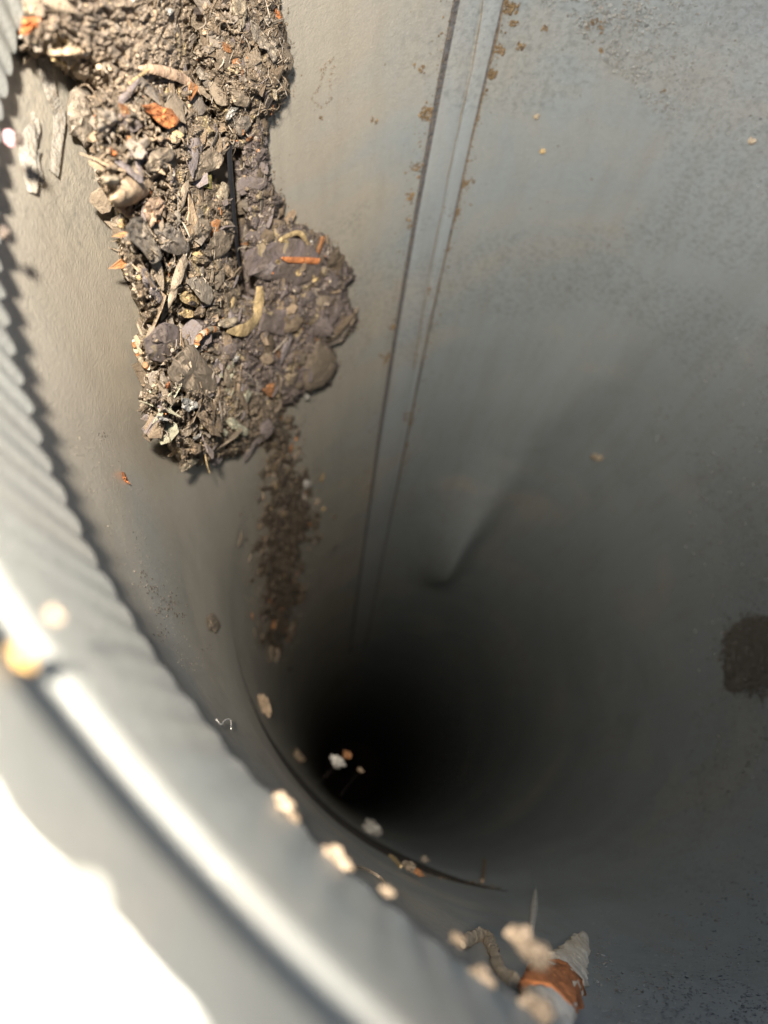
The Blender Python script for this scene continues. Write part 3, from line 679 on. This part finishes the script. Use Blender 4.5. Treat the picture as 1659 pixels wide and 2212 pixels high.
# top clump
chip('wood_slab', 'pale cream wood slab at the very top of the dark hairy clump', 'wood chip', B((620, -60), (735, -60), (752, 110), (728, 240), (690, 262), (655, 230), (625, 140)), 'pale', .020, .008, .006)
chip('curved_leaf', 'grey curved leaf with a white rolled rim in the dark hairy clump', 'leaf', B((775, 165), (860, 225), (930, 350), (990, 405), (1012, 520), (985, 560), (930, 440), (860, 420), (800, 330)), 'ash', .022, .004, .008, cup=.008)
chip('bark_chip', 'orange lump at the right edge of the dark hairy clump near the top', 'bark chip', B((1000, 50), (1052, 140), (1048, 205), (990, 200), (985, 110)), 'orange', .010, .004, .006)
chip('stone', 'small grey stone left of the orange lump at the top', 'stone', B((890, 145), (940, 130), (970, 180), (930, 225), (890, 200)), 'ash', .012, .006, .010)
chip('stone', 'grey stone low in the dark hairy clump above the white chip', 'stone', B((595, 790), (700, 770), (785, 850), (780, 900), (740, 932), (640, 910)), 'taupe', .016, .008, .022)
chip('stone', 'dark grey stone at the lower tip of the dark hairy clump', 'stone', B((635, 1060), (700, 1000), (770, 1000), (800, 1075), (700, 1190), (645, 1150)), 'grey', .012, .008, .020)
chip('paint_chip', 'white chip tucked under the grey stone of the dark hairy clump', 'chip', B((562, 1040), (585, 960), (610, 925), (682, 930), (640, 990), (600, 1040)), 'white', .016, .004, .003)
chip('shell', 'pale olive shell piece at the left edge of the dark hairy clump', 'shell', B((300, 600), (330, 560), (395, 640), (475, 655), (465, 690), (340, 690)), 'ash', .018, .005, .008)
chip('pebble', 'white round pebble at the top right of the dusty clump', 'pebble', blob(366, 25, 9), 'white', .016, .004, .010)
chip('bark_chip', 'white and orange chip at the right edge of the dark hairy clump low down', 'bark chip', B((970, 760), (1010, 780), (1018, 880), (975, 850)), 'pale', .020, .004, .004)
zero = lambda x, y: 0.0
chip('bark_chip', 'tiny orange sliver alone on the left wall below the clumps', 'bark chip', [(262, 1018), (268, 1020), (276, 1040), (284, 1048), (272, 1042), (265, 1034)], 'orange', .002, .004, .004, base=0)
chip('clod', 'small brown clod alone on the left wall, halfway to the dark hole', 'clod', [(447, 1330), (458, 1322), (470, 1335), (478, 1352), (468, 1368), (452, 1362)], 'taupe', .0, .006, .014, base=0, rough=.004)
chip('mud_patch', 'dark mud patch on the far wall at the right edge of the photo', 'mud patch', [(1560, 1490), (1562, 1420), (1568, 1372), (1585, 1345), (1640, 1335), (1690, 1325), (1700, 1480), (1640, 1478), (1600, 1494), (1580, 1498)], 'mud', .0, .001, .003, base=0, rough=.0016)

# ------------------------------------------------------------------ blurred strip of debris running down into the dark
mp_ = bpy.data.objects['mud_patch']
for k in range(700):
    u = random.random() * 6.28; q = random.gauss(.92, .16); crust_q = (1635 + 72 * math.cos(u) * q, 1415 + 78 * math.sin(u) * q)
    p = W(*crust_q, .0015)
    if k == 0: sp_ = Soup()
    sp_.chip(p, orient(Vector((-p.x, -p.y, 0)).normalized(), u, random.gauss(0, .4)), random.uniform(2, 6) * (p - Vector((CAM[0], CAM[1], 0))).length / F, .3)
sp_.build('crumbs', 'mud', mp_)
strip = tag(empty('debris_strip', W(600, 1200)), 'blurry ragged strip of brown debris running down the wall below the clumps', 'debris strip')
SL = [(560, 880, 640), (560, 960, 645), (575, 1010, 655), (565, 1060, 680), (560, 1110, 690), (552, 1160, 690), (550, 1210, 660), (552, 1260, 658), (558, 1310, 650), (566, 1360, 632), (572, 1400, 622), (580, 1428, 615)]
sy = [a[1] for a in SL]; sl = [a[0] for a in SL]; sr = [a[2] for a in SL]
gx, gy = np.meshgrid(np.arange(520, 720, 3.0), np.arange(860, 1450, 3.0)); Vv = []; idx = {}
Dm = np.zeros(gx.shape)
for j in range(gx.shape[0]):
    for i in range(gx.shape[1]):
        x, y = float(gx[j, i]), float(gy[j, i]); l = np.interp(y, sy, sl); r = np.interp(y, sy, sr)
        Dm[j, i] = min(x - l, r - x, y - 870, 1432 - y) + 13 * noise.fractal(Vector((x * .04, y * .03, 5)), .6, 2, 4) * 2.6 - 12
        hgt = .03 * (1 - math.exp(-max(Dm[j, i], 0) / 14)) + .05 * noise.fractal(Vector((x * .06, y * .045, 2)), .6, 2, 4) if Dm[j, i] > 0 else -.004 + Dm[j, i] * .0006
        idx[j, i] = len(Vv); Vv.append(W(x, y, max(hgt, -.03)))
Fc = [(idx[j, i], idx[j, i + 1], idx[j + 1, i + 1], idx[j + 1, i]) for j in range(gx.shape[0] - 1) for i in range(gx.shape[1] - 1) if Dm[j:j + 2, i:i + 2].max() > -6]
used = sorted({a for f in Fc for a in f}); mp = {a: i for i, a in enumerate(used)}
mesh('soil_mass', [Vv[a] for a in used], [tuple(mp[a] for a in f) for f in Fc], 'soil', strip, smooth=False)
for k in range(230):
    y = random.uniform(900, 1420); x = random.gauss((np.interp(y, sy, sl) + np.interp(y, sy, sr)) / 2, (np.interp(y, sy, sr) - np.interp(y, sy, sl)) / 3.6)
    p = W(x, y, random.uniform(.001, .018)); r = random.choice((6, 8, 10, 12, 16)) * (p - Vector((CAM[0], CAM[1], 0))).length / F * S * .9
    m = random.choice('taupe brown tan brown taupe rust grey ash brown dark straw dark'.split())
    if y > 1250: m = random.choice('rust brown brown taupe dark brown taupe'.split())
    o = bpy.data.objects.new('flake', random.choice(FK[m])); link(o, strip)
    nn = Vector((-p.x, -p.y, 0)).normalized()
    o.matrix_basis = Matrix.Translation(p * S) @ orient(nn, random.random() * 6.28, random.gauss(0, .6)).to_4x4() @ Matrix.Diagonal((r, r, r, 1))
chip('pebble', 'blurry white pebble at the right edge of the debris strip', 'pebble', blob(664, 1046, 11), 'white', .02, .006, .016, base=.01)
chip('flake_leaf', 'blurry orange fleck low on the right of the debris strip', 'flake', [(736 - 95, 1500 - 10 - 200), (650, 1283), (664, 1286), (655, 1300), (645, 1308)], 'tan', .02, .006, .01, base=.01)

# ------------------------------------------------------------------ dirt along the seam and scattered over the wall
cs_ = Soup(); cs_left = Soup()
def crust_at(x, y, n, sp, r0=3.0, sx=1.0):
    for _ in range(n):
        X, Y = random.gauss(x, sp * sx), random.gauss(y, sp); p = W(X, Y, .001)
        r = random.uniform(.4, 1.3) * r0 * (p - Vector((CAM[0], CAM[1], 0))).length / F
        (cs_left if x < 460 and r0 > 2.2 and 1100 < y < 1460 or (x < 300 and 400 < y < 1000 and r0 > 2.1) else cs_).chip(p, orient(Vector((-p.x, -p.y, 0)).normalized(), random.random() * 6, random.gauss(0, .3)), r, .25)
for x, y, n, sp, r0 in [(1100, 15, 26, 9, 4), (1075, 110, 14, 7, 4), (1062, 160, 22, 6, 4), (1110, 50, 10, 5, 3), (925, 245, 26, 9, 4), (908, 150, 10, 5, 3), (898, 365, 18, 7, 4), (885, 430, 14, 5, 4), (886, 485, 10, 5, 3),
                        (980, 460, 30, 8, 4.5), (1000, 395, 14, 5, 4), (1020, 390, 6, 5, 3), (958, 540, 12, 6, 4), (930, 632, 20, 8, 4), (888, 572, 16, 6, 4), (852, 705, 10, 5, 4), (930, 705, 10, 5, 3.5), (835, 775, 14, 6, 4), (878, 905, 26, 8, 4.5),
                        (895, 780, 8, 6, 3), (1125, 100, 12, 5, 3), (1290, 55, 16, 8, 3), (1270, 60, 6, 3, 3), (1180, 62, 8, 4, 3), (1298, 110, 3, 2, 3), (1435, 195, 6, 4, 3), (810, 260, 7, 4, 3), (695, 255, 4, 3, 3), (700, 150, 3, 3, 2),
                        (245, 640, 14, 7, 3), (205, 720, 12, 6, 3), (222, 945, 14, 6, 3), (200, 745, 6, 5, 2), (330, 1275, 16, 9, 3), (365, 1310, 40, 14, 3.4), (350, 1370, 14, 9, 3), (395, 1330, 12, 6, 3), (300, 1160, 6, 8, 2), (310, 1240, 12, 9, 2.5), (450, 1400, 8, 7, 3), (210, 500, 10, 12, 2), (235, 460, 14, 7, 3), (275, 640, 10, 9, 2)]:
    crust_at(x, y, int(n * 1.3), sp, r0 * 1.15)
for k in range(520):           # loose crumbs along both sides of the seam
    u = random.random(); y = -30 + 1150 * u; lx = np.interp(y, [p[1] for p in L1], [p[0] for p in L1]); rx = np.interp(y, [p[1] for p in L3], [p[0] for p in L3])
    crust_at((lx - abs(random.gauss(0, 16))) if random.random() < .45 else (rx + abs(random.gauss(0, 9)) if random.random() < .6 else rx), y, 1, 2, random.choice((1.4, 2, 3)))
tagged = cs_.build('crust', 'crust', pipe); cs_left.build('grime', 'grime', pipe); cs_left = Soup()
cs_ = Soup()
for k in range(3200):          # specks of dust on the left wall
    y = random.uniform(150, 1450); x = random.gauss(np.interp(y, [150, 600, 1000, 1450], [60, 150, 190, 400]), 62 - 22 * (y / 1450))
    crust_at(x, y, 1, 1, random.choice((.8, 1.0, 1.3, 2.0)))
for k in range(260): crust_at(random.uniform(600, 1659), random.uniform(-20, 900), 1, 1, random.choice((.8, 1.2, 2)))
cs_.build('dust_specks', 'dust', pipe)
cs_ = Soup(); k = 0            # scaly mottling where the zinc has weathered
while k < 8500:
    x, y = random.uniform(1150, 1680), random.uniform(-20, 2212)
    arc = np.interp(x, [1150, 1400, 1500, 1560, 1635, 1680], [-20, 230, 320, 345, 400, 560])
    v = noise.noise(Vector((x * .006, y * .006, 4)))
    d = 1.0 if y < arc + 18 * v else (.9 if x > 1440 - (y - 620) * .1 and 700 < y < 960 and v > -.15 else (.85 if y > 1990 + 260 * v and x > 1280 else (.35 if x > 1480 and y > 500 else .0)))
    if random.random() > d * (.5 + noise.noise(Vector((x * .03, y * .03, 8)))): continue
    crust_at(x, y, 1, 1, random.choice((1.6, 2.2, 3.0, 4.2))); k += 1
cs_.build('weathered_scale', 'scale', pipe)
sy0, sl0, sr0 = sy, sl, sr
cs_ = Soup(); k = 0            # dust trailing off round the clumps
while k < 2600:
    if k % 4 == 0:
        y = random.uniform(880, 1440); x = random.choice((np.interp(y, sy0, sl0), np.interp(y, sy0, sr0))) + random.gauss(0, 12); crust_at(x, y, 1, 2, random.choice((2, 3, 4))); k += 1; continue
    key = random.choice('TMMRRLL'); f = FLD[key]; j = random.randrange(f.ny); i = random.randrange(f.nx); dd = f.D[j, i]
    if dd > 0 or dd < -21 or random.random() > math.exp(dd / 8): continue
    crust_at(float(f.gx[j, i]), float(f.gy[j, i]), 1, 2, random.choice((1, 1.4, 2, 3))); k += 1
cs_.build('dust_fringe', 'soil', pipe)
cs_ = Soup()                   # rust thread in the fold of the seam
V = [W(x, y, .0065) for x, y in L3]
for a, b in zip(V[:-1], V[1:]): cs_.hair([a.lerp(b, t) + Vector((random.gauss(0, .001), 0, 0)) for t in np.linspace(0, 1, 6)], .0022)
V = [W(x, y, .0085) for x, y in L2[:7]]
for a, b in zip(V[:-1], V[1:]): cs_.hair([a.lerp(b, t) + Vector((random.gauss(0, .001), 0, 0)) for t in np.linspace(0, 1, 6)], .0016)
cs_.build('rust_line', 'crust', pipe)
loop = [(718, 125), (700, 150), (692, 185), (672, 215), (695, 232), (715, 215), (712, 170), (722, 140)]
cs_ = Soup()
for k in range(150):
    u = random.random() * (len(loop) - 1); i = int(u); t = u - i
    crust_at(loop[i][0] * (1 - t) + loop[i + 1][0] * t, loop[i][1] * (1 - t) + loop[i + 1][1] * t, 1, 2.2, 1.6)
cs_.build('stain_ring', 'taupe', pipe)

# ------------------------------------------------------------------ bits on the collar, the lip and in the dark
def onR(R): return dict(R=R)
def nug(name, label, cat, x, y, r, m, R=.965, el=1.0, a=0, group=None):
    """lumpy grain lying on the surface of radius R at that pixel"""
    c = Vector(hit(x, y, R)) if R > 0 else atz(x, y, -R); rr = r * (c - Vector((CAM[0], CAM[1], 0))).length / F
    bm = bmesh.new(); bmesh.ops.create_icosphere(bm, subdivisions=3, radius=1)
    n = Vector((-c.x, -c.y, 0)).normalized(); q = orient(n, a, 0); sd = random.random() * 90
    V = []
    for v in bm.verts:
        w_ = v.co * (1 + .6 * noise.fractal(v.co * 1.5 + Vector((sd, 0, 0)), .8, 2, 3)); w_.x *= el; w_.z *= .7
        V.append(c + q @ w_ * rr + n * rr * .5)
    Fc = [tuple(v.index for v in f.verts) for f in bm.faces]; bm.free()
    return tag(mesh(name, V, Fc, m), label, cat, group)
nug('seed', 'blurry yellow seed lying on the collar bead at the left edge', 'seed', 40, 1422, 24, 'ochre', .985, 1.2, 1)
nug('grain', 'blurry tan speck on the collar above the yellow seed', 'grain', 110, 1335, 14, 'cream', .972)
nug('crumb', 'pink crumb on the collar edge at the far left', 'crumb', 14, 300, 13, 'pink', -.565)
nug('crumb', 'dark crumb beside the pink one on the collar edge', 'crumb', 34, 302, 11, 'dark', -.565)
nug('crumb', 'dark crumb on the collar edge at the left, below the pink one', 'crumb', 2, 505, 12, 'dark', -.565)
nug('crumb', 'brown and orange crumb on the wavy collar edge, uppermost of three', 'crumb', 607, 1740, 17, 'cream', -.565, 1.5, .9)
nug('crumb', 'dark brown crumb just under the uppermost orange one on the wavy edge', 'crumb', 628, 1770, 12, 'brown', -.565, 1.5, .9)
nug('crumb', 'cream crumb on the wavy collar edge, middle of three', 'crumb', 715, 1855, 18, 'cream', -.565, 1.4, .6)
nug('crumb', 'tan crumb right of the cream one on the wavy edge', 'crumb', 738, 1872, 14, 'cream', -.565, 1.3, .6)
nug('crumb', 'small tan crumb on the wavy collar edge, lowest of three', 'crumb', 833, 1930, 11, 'cream', -.565, 1.3, .6)
sweep('thread', 'pale looping thread between the cream crumb and the lowest crumb on the collar edge', 'thread', [(752, 1880), (775, 1872), (805, 1885), (830, 1905), (832, 1930)], [6, 6, 6, 6, 5], 'taupe', R=-.565, th=.8)
CO = hit(1100, 2150, .955)
sweep('bud', 'big blurred pointed bud with white tip and orange ring at the bottom of the photo', 'bud', [(1262, 2016), (1248, 2050), (1222, 2100), (1196, 2150), (1170, 2220), (1160, 2290)], [10, 42, 70, 84, 92, 70], 'husk_white', R=-.56, th=.6, seg=18, sub=12, jag=.30)
sweep('bud_ring', 'thick orange ring wrapped around the middle of the big blurred bud', 'ring', [(1205, 2110), (1195, 2140), (1180, 2168)], [78, 99, 98], 'orange', R=-.558, th=.63, seg=18, sub=12, jag=.30)
sweep('curled_stalk', 'blurry yellowish stalk bent like a hook beside the big bud', 'stalk', [(1000, 2040), (1020, 2025), (1050, 2024), (1066, 2055), (1078, 2090), (1110, 2122)], [18, 24, 26, 20, 22, 34], 'pale', R=-.57, th=.6, sub=9, jag=.35)
nug('crumb', 'blurry pinkish crumb left of the thorn above the big bud', 'crumb', 1116, 2034, 22, 'cream', -.565)
nug('crumb', 'blurry cream crumb between the thorn and the big bud', 'crumb', 1150, 2078, 27, 'cream', -.565, 1.4, .8)
nug('crumb', 'blurry brown crumb at the left of the hooked stalk', 'crumb', 985, 2035, 12, 'brown', -.565)
nug('crumb', 'blurry cream crumb on the collar left of the big bud', 'crumb', 1035, 2125, 22, 'cream', -.565)
nug('crumb', 'blurry cream crumb at the bottom edge of the photo left of the bud', 'crumb', 1150, 2200, 30, 'cream', -.565)
nug('crumb', 'blurry rusty crumb at the bottom edge of the photo on the collar', 'crumb', 985, 2145, 16, 'rust', -.565)
sweep('thorn', 'slim white thorn standing up above the big bud', 'thorn', [(1157, 1922), (1154, 1960), (1148, 2010), (1144, 2040)], [4, 13, 10, 7], 'white', R=.975, th=.9)
sweep('twig', 'tiny brown twig standing on the lip, left of the thorn', 'twig', [(1046, 1858), (1045, 1880), (1042, 1903)], [8, 7, 9], 'tan', R=.97, th=.9)
sweep('straw', 'short yellow straw lying on the lip of the upper pipe', 'straw', [(842, 1848), (854, 1858), (866, 1872)], [6, 8, 6], 'straw', R=.98, th=.8)
nug('crumb', 'brown knobbly crumb on the lip right of the short straw', 'crumb', 884, 1880, 13, 'taupe', .99, 1.5, 1.4)
nug('crumb', 'pale crumb above the knobbly one on the lip', 'crumb', 917, 1862, 8, 'ash', .99)
nug('crumb', 'dark red crumb right of the knobbly one on the lip', 'crumb', 902, 1890, 9, 'rust', .99)
cs_ = Soup()
for k in range(240):
    x = 880 + 200 * random.random(); y = np.interp(x, [870, 900, 1000, 1080], [1873, 1884, 1905, 1920]) + random.gauss(0, 3); crust_at(x, y, 1, 1, random.choice((2, 3, 4)))
dl = cs_.build('lip_dirt', 'crust', pipe)
nug('chip', 'pinkish chip jutting from the lip, uppermost', 'chip', 566, 1526, 13, 'tan', .985, 1.7, .4)
nug('chip', 'small tan chip jutting from the lip below the pinkish one', 'chip', 642, 1636, 10, 'tan', .985, 1.5, .4)
sweep('curl', 'tiny white curl on the shadowed wall beside the wavy edge', 'curl', [(468, 1555), (478, 1565), (486, 1556), (498, 1555), (499, 1574)], [4, 4, 4, 4, 3], 'white', .006, .8, base=.004)
def far(label, x, y, r, m, el=1.0, a=0.0):
    if y > 1700: return nug('crumb', label, 'crumb', x, y, r, m, 1.0, el, a)
    o = nug('crumb', label, 'crumb', x, y, r, m, -3.1, el, a); p = atz(x, y, 3.1); q = math.hypot(p.x, p.y); e = Vector((p.x / q * 1.02, p.y / q * 1.02, p.z + .12))
    h = Soup(); h.hair([p.lerp(e, t) - Vector((0, 0, .03 * math.sin(t * 3.14))) for t in np.linspace(0, 1, 8)], .0006)
    mesh('strand', h.V, h.F, 'dark', o)
far('pale pinkish crumb glowing out of the black hole, largest of its group', 724, 1652, 15, 'white', 1.6, 1.5)
far('dim reddish crumb right above the largest one in the black hole', 747, 1634, 9, 'rust', 1.5, 1.5)
far('faintest small crumb right of the others in the black hole', 776, 1666, 6, 'tan', 1.2, 1.5)
far('round pale grey crumb on the dark near wall, above the short straw', 798, 1798, 17, 'white')
nug('grain', 'pale yellow grain on the far wall, right of the seam near the top', 'grain', 1172, 325, 5, 'straw', 1.0)
nug('grain', 'tiny white grain left of the yellow grain on the far wall', 'grain', 1158, 250, 5, 'pale', 1.0)
nug('grain', 'pale smudge like grain deep on the far wall above the black hole', 'grain', 1290, 985, 8, 'pale', 1.0, 1.6, .6)
nug('grain', 'tan grain on the far wall, high above the pale smudge', 'grain', 1298, 822, 5, 'straw', 1.0)
nug('grain', 'white grain at the right edge of the far wall near the top', 'grain', 1625, 302, 6, 'pale', 1.0)
print('objects', len(bpy.data.objects), 'tris', sum(len(o.data.polygons) for o in bpy.data.objects if o.type == 'MESH'))
